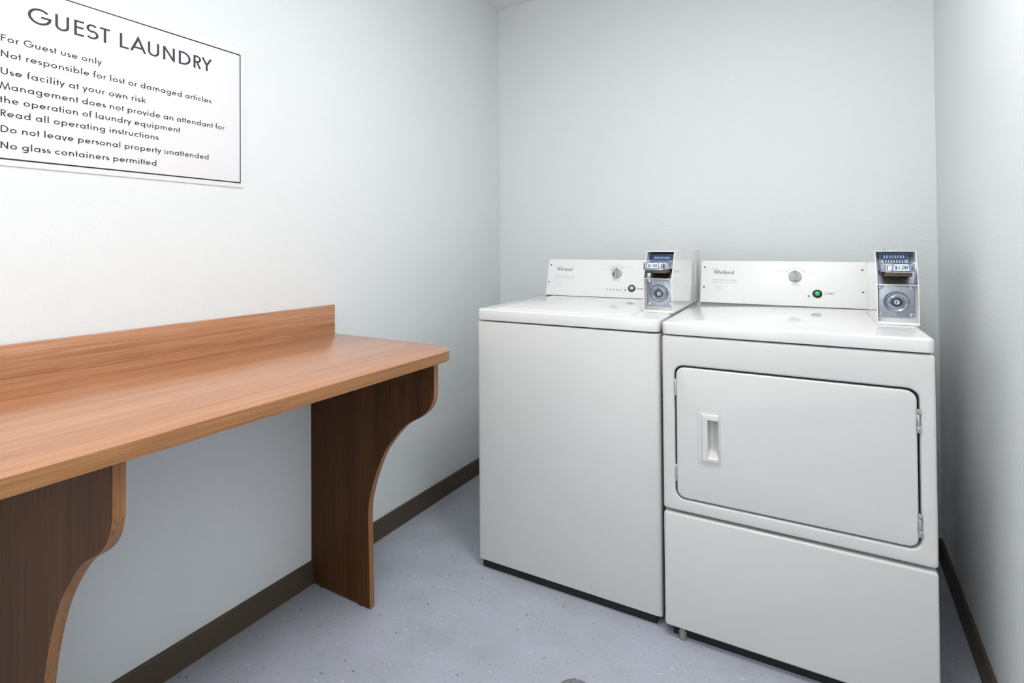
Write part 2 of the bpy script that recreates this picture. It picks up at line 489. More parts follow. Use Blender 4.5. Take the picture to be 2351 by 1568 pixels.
# ------------------------------------------------------------------ the room
def structure(name, mb): return mb.build(name, smooth=30, kind='structure')
T = 0.12
b = MB(M['floor']); b.box(-T, ROOM_W + T, -ROOM_D - T, T, -0.1, 0.0); structure('floor', b)
b = MB(M['ceiling']); b.box(-T, ROOM_W + T, -ROOM_D - T, T, ROOM_H, ROOM_H + 0.1); structure('ceiling', b)
b = MB(M['wall']); b.box(-T, 0.0, -ROOM_D - T, T, 0.0, ROOM_H); structure('wall_left', b)
b = MB(M['wall']); b.box(0.0, ROOM_W, 0.0, T, 0.0, ROOM_H); structure('wall_back', b)
b = MB(M['wall']); b.box(ROOM_W, ROOM_W + T, -ROOM_D - T, T, 0.0, ROOM_H); structure('wall_right', b)
b = MB(M['wall'])
for x0, x1, z0, z1 in ((0.0, 0.48, 0.0, ROOM_H), (1.42, ROOM_W, 0.0, ROOM_H), (0.48, 1.42, 2.06, ROOM_H)):  # unseen wall, its opening made to suit the added fill light
    b.box(x0, x1, -ROOM_D - T, -ROOM_D, z0, z1)
structure('wall_front', b)
BH, BT = 0.0785, 0.0095
def base_profile(): # thickness, height: a cove foot and a rounded top lip
    return [(0.0, 0.0), (BT + 0.002, 0.0), (BT + 0.0005, 0.004), (BT, 0.010), (BT, BH - 0.003), (BT - 0.002, BH - 0.0005), (BT - 0.004, BH), (0.0, BH)]
b = MB(M['base']); b.prism(base_profile(), -ROOM_D, 0.0, lambda t, z, c: (t, c, z)); structure('baseboard_left', b)
b = MB(M['base']); b.prism(base_profile(), -ROOM_D, 0.0, lambda t, z, c: (ROOM_W - t, c, z)); structure('baseboard_right', b)
b = MB(M['base']); b.prism(base_profile(), BT + 0.003, ROOM_W - BT - 0.003, lambda t, z, c: (c, -t, z)); structure('baseboard_back', b)

# ------------------------------------------------------------------ folding table fixed to the left wall
TZ, TT, TX, TY1, TY0 = 0.8652, 0.0306, 0.5680, -1.2905, -2.62
tbl = empty('folding_table', (0, 0, 0))
tag(tbl, 'wall-mounted wood laminate folding counter with backsplash along left wall', 'table')
b = MB(M['wood_y'], M['wood_edge_y'])
RC = 0.098
def top_outline(i):
    r = RC - i
    pts = [(0.002, TY0 + i), (TX - i, TY0 + i)]
    for k in range(13):
        t = k / 12 * PI / 2
        pts.append((TX - RC + r * math.cos(t), TY1 - RC + r * math.sin(t)))
    pts += [(0.002, TY1 - i)]
    return pts
b.use(M['wood_edge_y'])
b.loft([[(x, y, z) for x, y in top_outline(i)] for i, z in ((0.001, TZ - TT), (0.0, TZ - TT + 0.001), (0.0, TZ - 0.0012))], cap1=False)
b.use(M['wood_y'])
b.loft([[(x, y, z) for x, y in top_outline(i)] for i, z in ((0.0, TZ - 0.0012), (0.0004, TZ - 0.0004), (0.0012, TZ))], cap0=False)
bmesh.ops.remove_doubles(b.bm, verts=b.bm.verts, dist=1e-6)
b.build('tabletop', tbl)
b = MB(M['wood_y']); b.slab(0.002, 0.0171, TY0, -1.2945, TZ, 0.9715, 0.0006, 0.0, 0.0008, seg=2, nc=2); b.build('backsplash', tbl)

# support panel outline (x from wall, z), curved front edge
CURVE = [(0.5375, TZ - TT), (0.5378, 0.800), (0.5378, 0.752), (0.5362, 0.733), (0.5325, 0.7165), (0.5245, 0.6985), (0.513, 0.6835), (0.5, 0.6712), (0.485, 0.6605), (0.4685, 0.6502), (0.448, 0.639), (0.427, 0.6245), (0.405, 0.6045), (0.384, 0.5812), (0.365, 0.5585), (0.3485, 0.5365), (0.334, 0.512), (0.3215, 0.488), (0.3065, 0.454), (0.2945, 0.4215), (0.2845, 0.391), (0.2765, 0.3615), (0.2718, 0.3345), (0.2702, 0.305), (0.2702, 0.262), (0.2715, 0.200), (0.2730, 0.130), (0.2745, 0.060), (0.2752, 0.0045)]
def smooth_curve(p, n=3):
    out = []
    for i in range(len(p) - 1):
        p0 = p[max(i - 1, 0)]; p1 = p[i]; p2 = p[i + 1]; p3 = p[min(i + 2, len(p) - 1)]
        for k in range(n):
            t = k / n
            out.append(tuple(0.5 * ((2 * p1[j]) + (-p0[j] + p2[j]) * t + (2 * p0[j] - 5 * p1[j] + 4 * p2[j] - p3[j]) * t * t + (-p0[j] + 3 * p1[j] - 3 * p2[j] + p3[j]) * t ** 3) for j in (0, 1)))
    out.append(p[-1]); return out
SC = smooth_curve(CURVE)
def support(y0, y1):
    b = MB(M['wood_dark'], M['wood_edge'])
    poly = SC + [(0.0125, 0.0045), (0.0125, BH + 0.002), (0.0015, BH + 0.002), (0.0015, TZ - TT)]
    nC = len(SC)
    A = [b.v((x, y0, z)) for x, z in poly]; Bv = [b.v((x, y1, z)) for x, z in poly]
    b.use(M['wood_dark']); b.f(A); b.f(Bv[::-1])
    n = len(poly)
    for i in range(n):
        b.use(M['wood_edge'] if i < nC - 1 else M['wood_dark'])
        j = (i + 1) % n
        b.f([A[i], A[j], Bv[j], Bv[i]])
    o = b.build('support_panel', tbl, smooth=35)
    for gx in (0.052, 0.232):
        g = MB(M['steel_dark'], M['chrome'])
        g.use(M['chrome']); g.lathe([(0.010, 0.0), (0.0105, 0.0012), (0.009, 0.0024)], (gx, (y0 + y1) / 2 - 0.004, 0.0), n=20)
        g.use(M['steel_dark']); g.lathe([(0.004, 0.0024), (0.004, 0.006)], (gx, (y0 + y1) / 2 - 0.004, 0.0), n=12)
        gl = g.build('glide', o); gl['label'] = 'small metal levelling glide'
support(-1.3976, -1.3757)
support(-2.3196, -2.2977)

# ------------------------------------------------------------------ sign on the left wall
SY0, SY1, SZ0, SZ1 = -2.3690, -1.6715, 1.3715, 1.8055
sign = empty('wall_sign', (0.0, (SY0 + SY1) / 2, SZ0))
tag(sign, 'white rules sign headed GUEST LAUNDRY with black border on left wall', 'sign')
Mloc = Matrix.Translation((0, -(SY0 + SY1) / 2, -SZ0))
b = MB(M['board']); b.M = Mloc
b.slab(SY0, SY1, SZ0, SZ1, 0.0005, 0.004, 0.002, 0.0, 0.0008, mp=lambda a, c, d: (d, a, c), seg=2, nc=2)
b.build('board', sign)
FX = 0.0043
b = MB(M['black']); b.M = Mloc
B0, B1, B2, B3, BW = -2.3540, -1.6855, 1.3848, 1.7890, 0.0034
b.loft([[(x, y, z) for y, z in ((B0 + i, B2 + i), (B1 - i, B2 + i), (B1 - i, B3 - i), (B0 + i, B3 - i))] for x, i in ((0.004, 0), (FX, 0), (FX, BW), (0.004, BW))], cap0=False, cap1=False)
o = b.build('border', sign, smooth=0); o['label'] = 'thin black border line'
mpS = lambda x, y, k=0: (FX + k * 0.00004, x, y)
for word, wx0, wx1 in (('GUEST', -2.2555, -2.0725), ('LAUNDRY', -2.0545, -1.7865)):
    b = MB(M['sign_ink']); b.M = Mloc
    stroke_text(b, word, wx0, wx1, 1.7085, 0.0375, 0.125, mpS)
    o = b.build('heading_word', sign, smooth=0); o['label'] = 'large dark grey capital lettering reading ' + word
LINES = [('For Guest use only', -2.0935, 1.6495), ('Not responsible for lost or damaged articles', -1.7865, 1.6145),
         ('Use facility at your own risk', -1.9815, 1.5755), ('Management does not provide an attendant for', -1.7425, 1.5425),
         ('the operation of laundry equipment', -1.8845, 1.5118), ('Read all operating instructions', -1.9465, 1.4812),
         ('Do not leave personal property unattended', -1.7945, 1.4458), ('No glass containers permitted', -1.9515, 1.4095)]
for tx, xe, bz in LINES:
    b = MB(M['sign_ink']); b.M = Mloc
    stroke_text(b, tx, -2.3062, xe, bz, 0.0153, 0.128, mpS)
    b.build('text_line', sign, smooth=0)

# ------------------------------------------------------------------ laundry machines
CN = Vector((0, -0.9487, 0.3162)); CU = Vector((0, 0.3162, 0.9487))      # console face: outward and up the slope

def console_map(yb, zb, off):
    return lambda x, s, n=0.0: Vector((x, yb, zb)) + CU * s + CN * (off + n)

def worktop(root, W, depth, z0, z1, lid=None):
    b = MB(M['porcelain'])
    loops = []
    R = 0.0065
    def ring(i, z, rc): return [(x, y, z) for x, y in rrect(i, W - i, i - 0.003, depth - i, max(rc - i, 0.001), 6)]
    loops.append(ring(0.010, z0 + 0.004, 0.018)); loops.append(ring(0.004, z0, 0.018)); loops.append(ring(0.001, z0 + 0.001, 0.018)); loops.append(ring(0.0, z0 + 0.004, 0.018))
    for k in range(6):
        t = k / 5 * PI / 2
        loops.append(ring(R * (1 - math.cos(t)) * 0.85, z1 - R + R * math.sin(t), 0.018))
    b.loft(loops)
    o = b.build('worktop', root, smooth=40)
    return o

def fascia(name, mbx, x0, x1, yb, zb, s1):
    pass

def screw(root, P, n_ax, r=0.0034, name='screw', ref=(1, 0, 0), mat=None, h=0.0016, slot=0.6):
    b = MB(mat or M['steel_dark'], M['black'])
    b.lathe([(r, 0.0), (r, h * 0.4), (r * 0.75, h * 0.85), (r * 0.3, h)], P, n_ax, ref, n=16)
    ax = Vector(n_ax).normalized(); u = Vector(ref); u = (u - ax * u.dot(ax)).normalized(); w = ax.cross(u); c = Vector(P)
    b.use(M['black'])
    for d1, d2 in ((u, w), (w, u)):
        q = [c + ax * (h + 0.0002) + d1 * (r * slot * s1) + d2 * (r * 0.11 * s2) for s1, s2 in ((-1, -1), (1, -1), (1, 1), (-1, 1))]
        b.flat(q)
    return b.build(name, root)

def knob(root, mp, x, s, pointer, washer):
    c = mp(x, s)
    b = MB(M['knob'], M['black'])
    b.lathe([(0.0208, 0.0), (0.0212, 0.002), (0.0208, 0.0085), (0.0195, 0.0098), (0.0160, 0.0100)], c, CN, (1, 0, 0), n=40)
    # finger grip across the dial, tilted like the pointer
    ang = pointer
    ux = Vector((1, 0, 0)) * math.cos(ang) + CU * math.sin(ang); uy = CU * math.cos(ang) - Vector((1, 0, 0)) * math.sin(ang)
    f = lambda a, bb, d: c + ux * a + uy * bb + CN * d
    b.slab(-0.0050, 0.0046, -0.0198, 0.0198, 0.009, 0.0205, 0.0045, 0.0, 0.0025, mp=f, seg=3, nc=4)
    b.use(M['black'])
    b.flat([f(-0.0014, 0.004, 0.0207), f(0.0004, 0.004, 0.0207), f(0.0004, 0.0175, 0.0207), f(-0.0014, 0.0175, 0.0207)])
    if washer:
        b.slab(-0.0118, -0.0072, -0.0128, 0.0006, 0.0090, 0.0103, 0.0022, 0.0, 0.0, mp=f, nc=4)
    o = b.build('knob', root, smooth=35); o['label'] = 'grey round cycle dial'
    return o

def start_button(root, mp, x, s, lens, label):
    c = mp(x, s)
    b = MB(M['black'])
    b.lathe([(0.0152, 0.0), (0.0154, 0.003), (0.0146, 0.0055), (0.0118, 0.0062), (0.0104, 0.0050), (0.0100, 0.0020)], c, CN, (1, 0, 0), n=36)
    ring = b.build('start_button', root, smooth=35); ring['label'] = label
    b = MB(lens)
    b.lathe([(0.0094, 0.002), (0.0094, 0.0065), (0.0088, 0.0082), (0.0068, 0.0096), (0.0036, 0.0104), (0.0, 0.0106)], c, CN, (1, 0, 0), n=32)
    b.build('button_lens', ring, smooth=50)

def ring_arc(b, mp, cx, cs, rx, rs, a0, a1, w, n=28):
    P = arc(cx, cs, rx, a0, a1, n, rs); Q = arc(cx, cs, rx - w, a0, a1, n, rs - w)
    A = [b.v(mp(x, y)) for x, y in P]; Bv = [b.v(mp(x, y)) for x, y in Q]
    for i in range(n): b.f([A[i], A[i + 1], Bv[i + 1], Bv[i]])

def dot(b, mp, x, s, r, n=14):
    b.f([b.v(mp(x + r * math.cos(2 * PI * k / n), s + r * math.sin(2 * PI * k / n))) for k in range(n)])

def console(root, W, yb, zl, x0, xf, s1, washer):
    """raised sloping control console: body, printed fascia, screws, dial, button"""
    zb = zl + 0.0005
    top = s1 * CU.z; back = yb + s1 * CU.y
    b = MB(M['console'])
    prof = [(yb + 0.006, zb), (back + 0.002, zb + top - 0.004), (back + 0.006, zb + top - 0.001), (back + 0.055, zb + top - 0.001), (back + 0.068, zb + top - 0.012), (back + 0.072, zb)]
    b.prism(prof, x0 + 0.002, W - 0.004, lambda y, z, x: (x, y, z))
    b.use(M['black'])  # black strips put in as shade along the seams of the fascia
    seam_map = console_map(yb, zb, 0.0)
    b.slab(x0 + 0.002, W - 0.003, 0.0, 0.0065, -0.0075, -0.0032, 0.0002, 0.0, 0.0, mp=lambda a, s, n: seam_map(a, s, n), nc=1)
    if not washer: b.slab(xf - 0.001, xf + 0.0035, 0.0, s1 - 0.003, -0.0070, -0.0032, 0.0002, 0.0, 0.0, mp=lambda a, s, n: seam_map(a, s, n), nc=1)
    b.build('console', root, smooth=30)
    mp0 = console_map(yb, zb, 0.0)
    # fascia plate with the printing
    b = MB(M['console'])
    b.slab(x0, xf, 0.0020, s1, -0.005, 0.0, 0.0015, 0.0, 0.0012, mp=lambda a, s, n: mp0(a, s, n), seg=2, nc=3)
    pr = lambda x, s: mp0(x, s, 0.00025)
    if washer:
        dx, kx, ks = 0.0490, 0.3299, 0.1112
    else:
        dx, kx, ks = 0.0594, 0.3429, 0.1164
    ds = 0.0 if not washer else -0.0021
    font_text(b, 'Whirlpool', M['dark_ink'], pr, 0.1212 + ds, 0.0149, x0=dx, x1=dx + 0.0752, bold=0.004)
    b.use(M['dark_ink']); ring_arc(b, pr, dx + 0.010, 0.1392 + ds, 0.0125, 0.0040, 55, 125, 0.0009, 10)
    dot(b, pr, dx - 0.0020, 0.1415 + ds, 0.0012); dot(b, pr, dx + 0.0180, 0.1415 + ds, 0.0011)
    b.use(M['faint_ink']); ring_arc(b, pr, dx + 0.036, 0.1275 + ds, 0.041, 0.0185, -128, -70, 0.0006, 20); ring_arc(b, pr, dx + 0.036, 0.1275 + ds, 0.041, 0.0185, 38, 72, 0.0005, 14)
    l1 = dx - 0.0045
    font_text(b, 'COMMERCIAL WASHER HEAVY DUTY SERIES' if washer else 'COMMERCIAL DRYER HEAVY DUTY SERIES', M['grey_ink'], pr, 0.0940 + ds, 0.0036, x0=l1, x1=l1 + 0.0885, bold=0.012)
    font_text(b, 'OPERATING INSTRUCTIONS', M['pale_ink'], pr, 0.0826 + ds, 0.0058, x0=l1, x1=l1 + 0.0895)
    steps = ['Select Cycle', 'Select Water Temp', 'Insert Payment', 'Press Start'] if washer else ['Select Cycle', 'Insert Payment', 'Press Start']
    for k, t in enumerate(steps):
        yy = 0.0680 + ds - k * 0.0077
        font_text(b, '%d.' % (k + 1), M['pale_ink'], pr, yy, 0.0038, x0=l1 - (0.001 * k if washer else 0))
        font_text(b, t, M['pale_ink'], pr, yy, 0.0040, x0=l1 + 0.0085)
    if washer:
        b.use(M['dark_ink'])
        ring_arc(b, pr, kx, ks, 0.0335, 0.0335, 98, 152, 0.0007); ring_arc(b, pr, kx, ks, 0.0335, 0.0335, 50, 98, 0.0005)
        ring_arc(b, pr, kx, ks, 0.0275, 0.0275, 92, 150, 0.0009)
        for a, r in ((152, 0.033), (120, 0.033), (93, 0.0335), (56, 0.033), (150, 0.027), (94, 0.0272)):
            dot(b, pr, kx + r * math.cos(math.radians(a)), ks + r * math.sin(math.radians(a)), 0.0014)
        font_text(b, 'HEAVY DUTY', M['pale_ink'], pr, 0.1265, 0.0045, cx=0.2800)
        font_text(b, 'DELICATES', M['pale_ink'], pr, 0.1420, 0.0045, cx=0.2985)
        font_text(b, 'NORMAL', M['pale_ink'], pr, 0.1500, 0.0045, cx=0.3320)
        font_text(b, 'PERMANENT PRESS', M['pale_ink'], pr, 0.1385, 0.0042, x0=0.3500, x1=0.3990)
        font_text(b, 'CYCLES', M['grey_ink'], pr, 0.0765, 0.0058, cx=0.3290)
        font_text(b, 'CYCLE STATUS', M['faint_ink'], pr, 0.0370, 0.0042, x0=0.2455, x1=0.2800)
        for k in range(5):
            font_text(b, ('SENSE', 'WASH', 'RINSE', 'SPIN', 'DONE')[k], M['faint_ink'], pr, 0.0285, 0.0028, cx=0.2923 + 0.0144 * k)
        font_text(b, 'LID LOCKED', M['faint_ink'], pr, 0.0245, 0.0028, cx=0.3714)
        font_text(b, 'START', M['dark_ink'], pr, 0.0408, 0.0074, x0=0.4210, x1=0.4500, bold=0.004)
    else:
        b.use(M['dark_ink'])
        ring_arc(b, pr, kx + 0.0008, ks, 0.0338, 0.0338, 33, 147, 0.0008)
        for a in (33, 89, 147): dot(b, pr, kx + 0.0008 + 0.0334 * math.cos(math.radians(a)), ks + 0.0334 * math.sin(math.radians(a)), 0.0015)
        font_text(b, 'NORMAL', M['pale_ink'], pr, 0.1610, 0.0058, x0=0.3325, x1=0.3570)
        font_text(b, 'Permanent Press', M['pale_ink'], pr, 0.1548, 0.0036, x0=0.3315, x1=0.3590)
        font_text(b, 'HEAVY DUTY', M['pale_ink'], pr, 0.1330, 0.0058, x0=0.2780, x1=0.3145)
        font_text(b, 'High Heat', M['pale_ink'], pr, 0.1268, 0.0036, x0=0.2870, x1=0.3060)
        font_text(b, 'DELICATES', M['pale_ink'], pr, 0.1300, 0.0058, x0=0.3735, x1=0.4050)
        font_text(b, 'Low Heat', M['pale_ink'], pr, 0.1238, 0.0036, x0=0.3815, x1=0.3985)
        font_text(b, 'CYCLES', M['grey_ink'], pr, 0.0815, 0.0062, x0=0.3310, x1=0.3560, bold=0.004)
        font_text(b, 'START', M['dark_ink'], pr, 0.0490, 0.0082, x0=0.4362, x1=0.4652, bold=0.004)
        font_text(b, 'CHECK', M['pale_ink'], pr, 0.0335, 0.0030, cx=0.3862)
        font_text(b, 'LINT', M['pale_ink'], pr, 0.0290, 0.0030, cx=0.3866)
    b.build('fascia', root, smooth=30)
    if not washer:
        b = MB(M['console'])
        b.slab(xf + 0.0022, W - 0.002, 0.0015, s1, -0.005, 0.0, 0.0012, 0.0, 0.0010, mp=lambda a, s, n: mp0(a, s, n), seg=2, nc=3)
        b.build('end_filler', root)
    scr = ((0.0178, 0.1463), (0.0161, 0.0642)) if washer else ((0.0263, 0.1485), (0.0260, 0.0648), (0.5513, 0.1455), (0.5511, 0.0625))
    for x, s in scr: screw(root, mp0(x, s), CN)
    knob(root, mp0, kx, ks, -0.02 if not washer else -0.10, washer)
    if washer:
        start_button(root, mp0, 0.3990, 0.0456, M['clear'], 'black ringed push button with pale unlit lens')
        for k in range(5):
            b = MB(M['black'])
            x = 0.2923 + 0.0144 * k
            b.slab(x - 0.0033, x + 0.0033, 0.0363 - 0.0002 * k, 0.0388 - 0.0002 * k, 0.0, 0.0006, 0.0008, 0.0, 0.0002, mp=lambda a, s, n: mp0(a, s, n), seg=1, nc=3)
            b.build('indicator_light', root)
        b = MB(M['black']); b.lathe([(0.0026, 0.0), (0.0026, 0.001), (0.0015, 0.0016)], mp0(0.3714, 0.0370), CN, (1, 0, 0), n=16); b.build('indicator_light', root)
    else:
        start_button(root, mp0, 0.4131, 0.0512, M['green'], 'black ringed push button with green lens')
        b = MB(M['steel_dark'], M['led'])
        b.lathe([(0.0032, 0.0), (0.0032, 0.0012), (0.0022, 0.0014)], mp0(0.3859, 0.0418), CN, (1, 0, 0), n=18)
        b.use(M['led']); b.lathe([(0.0021, 0.0012), (0.0014, 0.0024), (0.0, 0.0028)], mp0(0.3859, 0.0418), CN, (1, 0, 0), n=18)
        b.build('indicator_light', root)

def coin_box(root, x0, x1, y0, slope, zl, depth, price, out, washer, top_screw):
    """sheet-metal coin meter: recessed lock plate below, coin slide above"""
    t = 0.0022
    H, HS = (0.2085 if washer else 0.2125), 0.1155
    ys = depth[0]; yr = depth[1]; depth = ys - y0
    w = x1 - x0; cx = (x0 + x1) / 2
    fy = lambda h: y0 if h <= HS else y0 + slope * (h - HS) / (H - HS)
    b = MB(M['porcelain'])
    # side cheeks
    side = [(y0, 0.006), (y0, HS), (y0 + slope, H), (y0 + depth, H), (y0 + depth, 0.006)]
    for xa, xb in ((x0, x0 + t), (x1 - t, x1)):
        b.prism(side, xa, xb, lambda y, h, x: (x, y, zl + h))
    # top, rear and floor sheets
    b.box(x0, x1, y0 + slope, y0 + depth, zl + H - t, zl + H, 0.0008)
    # rounded rear end of the housing
    rear = lambda i: [(cx + (w / 2 - i) * math.cos(PI * k / 24), ys - 0.001 + (yr - ys - i) * math.sin(PI * k / 24)) for k in range(25)]
    b.loft([[(x, y, zl + h) for x, y in rear(i)] for i, h in ((0.0, 0.006), (0.0, H - 0.0015), (0.0006, H - 0.0004), (0.002, H))])
    b.box(x0 + t, x1 - t, y0 + 0.0005, y0 + depth - t, zl + 0.006, zl + 0.0085)
    # shelf between the two recesses, and the sloping floor of the upper one
    b.box(x0 + t, x1 - t, y0 - 0.0006, y0 + 0.060, zl + HS - 0.0012, zl + HS + 0.0016)
    # base flange
    b.box(x0 - 0.0008, x1 + 0.0012, y0 - 0.001, y0 + depth + 0.02, zl + 0.0004, zl + 0.0062, 0.0006)
    box = b.build('coin_box', root, smooth=30)
    box['label'] = 'white metal coin meter housing'
    # rear of the upper recess, parallel to the sloping front
    b = MB(M['zinc'], M['black'])
    k = slope / (H - HS); nrm = Vector((0, -(H - HS), slope)).normalized(); upv = Vector((0, slope, H - HS)).normalized()
    REC = 0.036
    org = Vector((cx, y0, zl + HS)) - nrm * REC
    up = lambda x, s, n=0.0: Vector((x, org.y, org.z)) + upv * s + nrm * n
    L = math.hypot(slope, H - HS)
    b.slab(x0 + t, x1 - t, 0.0185, L + 0.012, -0.002, 0.0, 0.0004, 0.0, 0.0, mp=lambda a, s, n: up(a, s, n))
    b.use(M['black'])
    b.slab(cx - 0.012, cx + 0.012, 0.0285, 0.0300, 0.0, 0.0006, 0.0004, 0.0, 0.0, mp=lambda a, s, n: up(a, s, n))
    # stamped coin-guide teeth either side of the slide
    for sx in (-1, 1):
        for j in range(13):
            xa = cx + sx * 0.0375
            b.use(M['steel_dark'])
            b.slab(xa - 0.003, xa + 0.003, 0.044 + j * 0.0052, 0.0465 + j * 0.0052, 0.0, 0.0010, 0.0005, 0.0, 0.0, mp=lambda a, s, n: up(a, s, n), nc=2)
    b.build('recess_panel', box, smooth=30)
    # blue plate with eight coin slots
    b = MB(M['blue'], M['sticker'], M['grey_ink'])
    za, zb = 0.0925, 0.1085
    hw = 0.0302
    b.use(M['blue'])
    pl = [(cx - hw, za), (cx + hw, za), (cx + hw - 0.0030, zb), (cx - hw + 0.0030, zb)]
    b.loft([[up(x, s, n) for x, s in pl] for n in (0.001, 0.0055)])
    for j in range(8):
        xx = cx - 0.0228 + 0.0065 * j
        b.use(M['sticker'] if j in (0, 1, 6, 7) else M['grey_ink'])
        b.f([b.v(up(xx + 0.0021 * math.cos(2 * PI * q / 16), (za + zb) / 2 + 0.0058 * math.sin(2 * PI * q / 16), 0.0057)) for q in range(16)])
        if j not in (0, 1, 6, 7):
            b.use(M['sticker'])
            ring_arc(b, lambda x, s: up(x, s, 0.0059), xx, (za + zb) / 2, 0.0021, 0.0058, 0, 360, 0.0008, 16)
            ring_arc(b, lambda x, s: up(x, s, 0.0059), xx, (za + zb) / 2, 0.0012, 0.0030, 0, 360, 0.0006, 12)
    b.build('coin_slot_plate', box, smooth=30)
    # comb of slots below the plate
    b = MB(M['zinc'], M['black'])
    b.use(M['zinc']); b.slab(cx - 0.0315, cx + 0.0315, 0.060, za, 0.0, 0.0045, 0.0008, 0.0, 0.0005, mp=lambda a, s, n: up(a, s, n), seg=1, nc=2)
    for j in range(8):
        xx = cx - 0.0228 + 0.0065 * j
        b.use(M['black']); b.slab(xx - 0.0012, xx + 0.0012, 0.0625, za - 0.0005, 0.0040, 0.0050, 0.0002, 0.0, 0.0, mp=lambda a, s, n: up(a, s, n), nc=1)
    b.build('slot_comb', box, smooth=30)
    # coin slide, pulled out towards the room
    yf = y0 + out; zs0, zs1 = (zl + 0.1508, zl + 0.1743) if washer else (zl + 0.1550, zl + 0.1785)
    yb = y0 + 0.056
    b = MB(M['zinc'], M['brass'], M['chrome'], M['black'])
    b.use(M['zinc']); b.box(cx - 0.024, cx + 0.024, yf + 0.004, yb, zs0 + 0.004, zs1 - 0.006, 0.001)
    b.box(cx - 0.0385, cx + 0.0375, yf + 0.030, yb, zs0 - 0.002, zs1 - 0.001, 0.001)
    b.use(M['brass']); b.box(cx - 0.030, cx + 0.032, yf + 0.034, yb, zs0 - 0.0145, zs0 - 0.002, 0.001)
    b.use(M['chrome']); b.slab(cx - 0.0305, cx + 0.0305, zs0, zs1 - 0.002, yf + 0.006, yf, 0.004, 0.0, 0.0015, mp=lambda a, z, y: (a, y, z), seg=2, nc=4)
    b.use(M['chrome']); b.box(cx - 0.0310, cx + 0.0310, yf - 0.004, yf + 0.03, zs0 - 0.0022, zs0, 0.0006)
    b.use(M['black'])
    for s in (-1, 1):
        xa = cx + s * 0.0272
        b.box(xa - 0.0009, xa + 0.0009, yf - 0.0007, yf, zs0 + 0.0035, zs1 - 0.0055)
    sl = b.build('coin_slide', box, smooth=30); sl['label'] = 'chrome coin slide pulled forward'
    # trapezoid price sticker
    b = MB(M['blue'], M['sticker'])
    zc0, zc1 = zs0 + 0.0012, zs1 + 0.0010
    sxo = cx - 0.001 if washer else cx + 0.0030
    b.use(M['blue']); b.loft([[(x, y, z) for x, z in ((sxo - 0.0212, zc0), (sxo + 0.0212, zc0), (sxo + 0.0178, zc1), (sxo - 0.0178, zc1))] for y in (yf - 0.0002, yf - 0.0022)])
    b.use(M['sticker']); b.flat([(x, yf - 0.0024, z) for x, z in ((sxo - 0.0190, zc0 + 0.0020), (sxo + 0.0190, zc0 + 0.0020), (sxo + 0.0161, zc1 - 0.0026), (sxo - 0.0161, zc1 - 0.0026))])
    font_text(b, price, M['dark_ink'], lambda x, z: (x, yf - 0.0027, z), zc0 + 0.0063, 0.0098, x0=sxo - 0.0146, x1=sxo + 0.0146, bold=0.014)
    st = b.build('price_sticker', box, smooth=0); st['label'] = 'blue bordered price sticker reading ' + price
    # lock plate in the lower recess
    yl = y0 + 0.026
    b = MB(M['zinc'])
    px0, px1, pz0, pz1 = x0 + 0.006, x1 - 0.006, zl + 0.020, zl + HS - 0.0015
    b.slab(px0, px1, pz0, pz1, yl + 0.003, yl, 0.003, 0.0, 0.0008, mp=lambda a, z, y: (a, y, z), seg=2, nc=3)
    lc = Vector((cx, yl, (pz0 + pz1) / 2 - 0.003))
    b.lathe([(0.0310, -0.0005), (0.0285, 0.0022), (0.0258, 0.0036), (0.0232, 0.0026), (0.0212, 0.0008), (0.0190, 0.0012), (0.0160, 0.0036), (0.0142, 0.0045), (0.0136, 0.0030)], lc, (0, -1, 0), (1, 0, 0), n=44)
    font_text(b, 'GREENWALD', M['sticker'] if not washer else M['pale_ink'], lambda x, z: (x, yl - 0.0003, z), pz1 - 0.0125, 0.0066, x0=cx - 0.0235, x1=cx + 0.0245)
    # back sheet of the recess around the plate
    b.use(M['enamel']); b.box(x0 + t, x1 - t, yl + 0.003, yl + 0.005, zl + 0.0085, zl + HS - 0.0012)
    lp = b.build('lock_plate', box, smooth=40); lp['label'] = 'grey metal cash box plate with raised rings'
    b = MB(M['steel_dark'], M['chrome'], M['black'])
    b.use(M['steel_dark']); b.lathe([(0.0132, 0.000), (0.0132, 0.0040), (0.0120, 0.0052), (0.0085, 0.0054)], lc, (0, -1, 0), (1, 0, 0), n=32)
    b.use(M['chrome']); b.lathe([(0.0066, 0.0050), (0.0066, 0.0066), (0.0056, 0.0070), (0.0046, 0.0066)], lc, (0, -1, 0), (1, 0, 0), n=28)
    b.use(M['black']); b.lathe([(0.0018, 0.0070), (0.0018, 0.0073)], lc, (0, -1, 0), (1, 0, 0), n=14)
    b.flat([lc + Vector((dx_, -0.0074, dz_)) for dx_, dz_ in ((-0.0006, -0.004), (0.0006, -0.004), (0.0006, 0.004), (-0.0006, 0.004))])
    b.build('lock', box, smooth=40)
    for sx in (px0 + 0.0065, px1 - 0.0065):
        for sz in (pz0 + 0.0075, pz1 - 0.0070):
            screw(box, (sx, yl, sz), (0, -1, 0), r=0.0062, mat=M['chrome'], h=0.003, slot=0.35)
    screw(box, (top_screw[0], top_screw[1], zl + H), (0, 0, 1), r=0.0062, mat=M['chrome'], h=0.0075, slot=0.35)
    if not washer:
        screw(box, (x1, y0 + 0.025, zl + 0.052), (1, 0, 0), r=0.004, ref=(0, 1, 0), mat=M['chrome'], h=0.0025)
    return box

def foot(root, x, y, h, r=0.018):
    b = MB(M['rubber'])
    b.lathe([(r - 0.002, 0.0), (r, 0.002), (r, 0.022), (r - 0.003, 0.024)], (x, y, 0), n=6)
    b.lathe([(0.008, 0.010), (0.008, h + 0.004)], (x, y, 0), n=12)
    o = b.build('levelling_foot', root); return o

XZ = lambda a, z, y: (a, y, z)

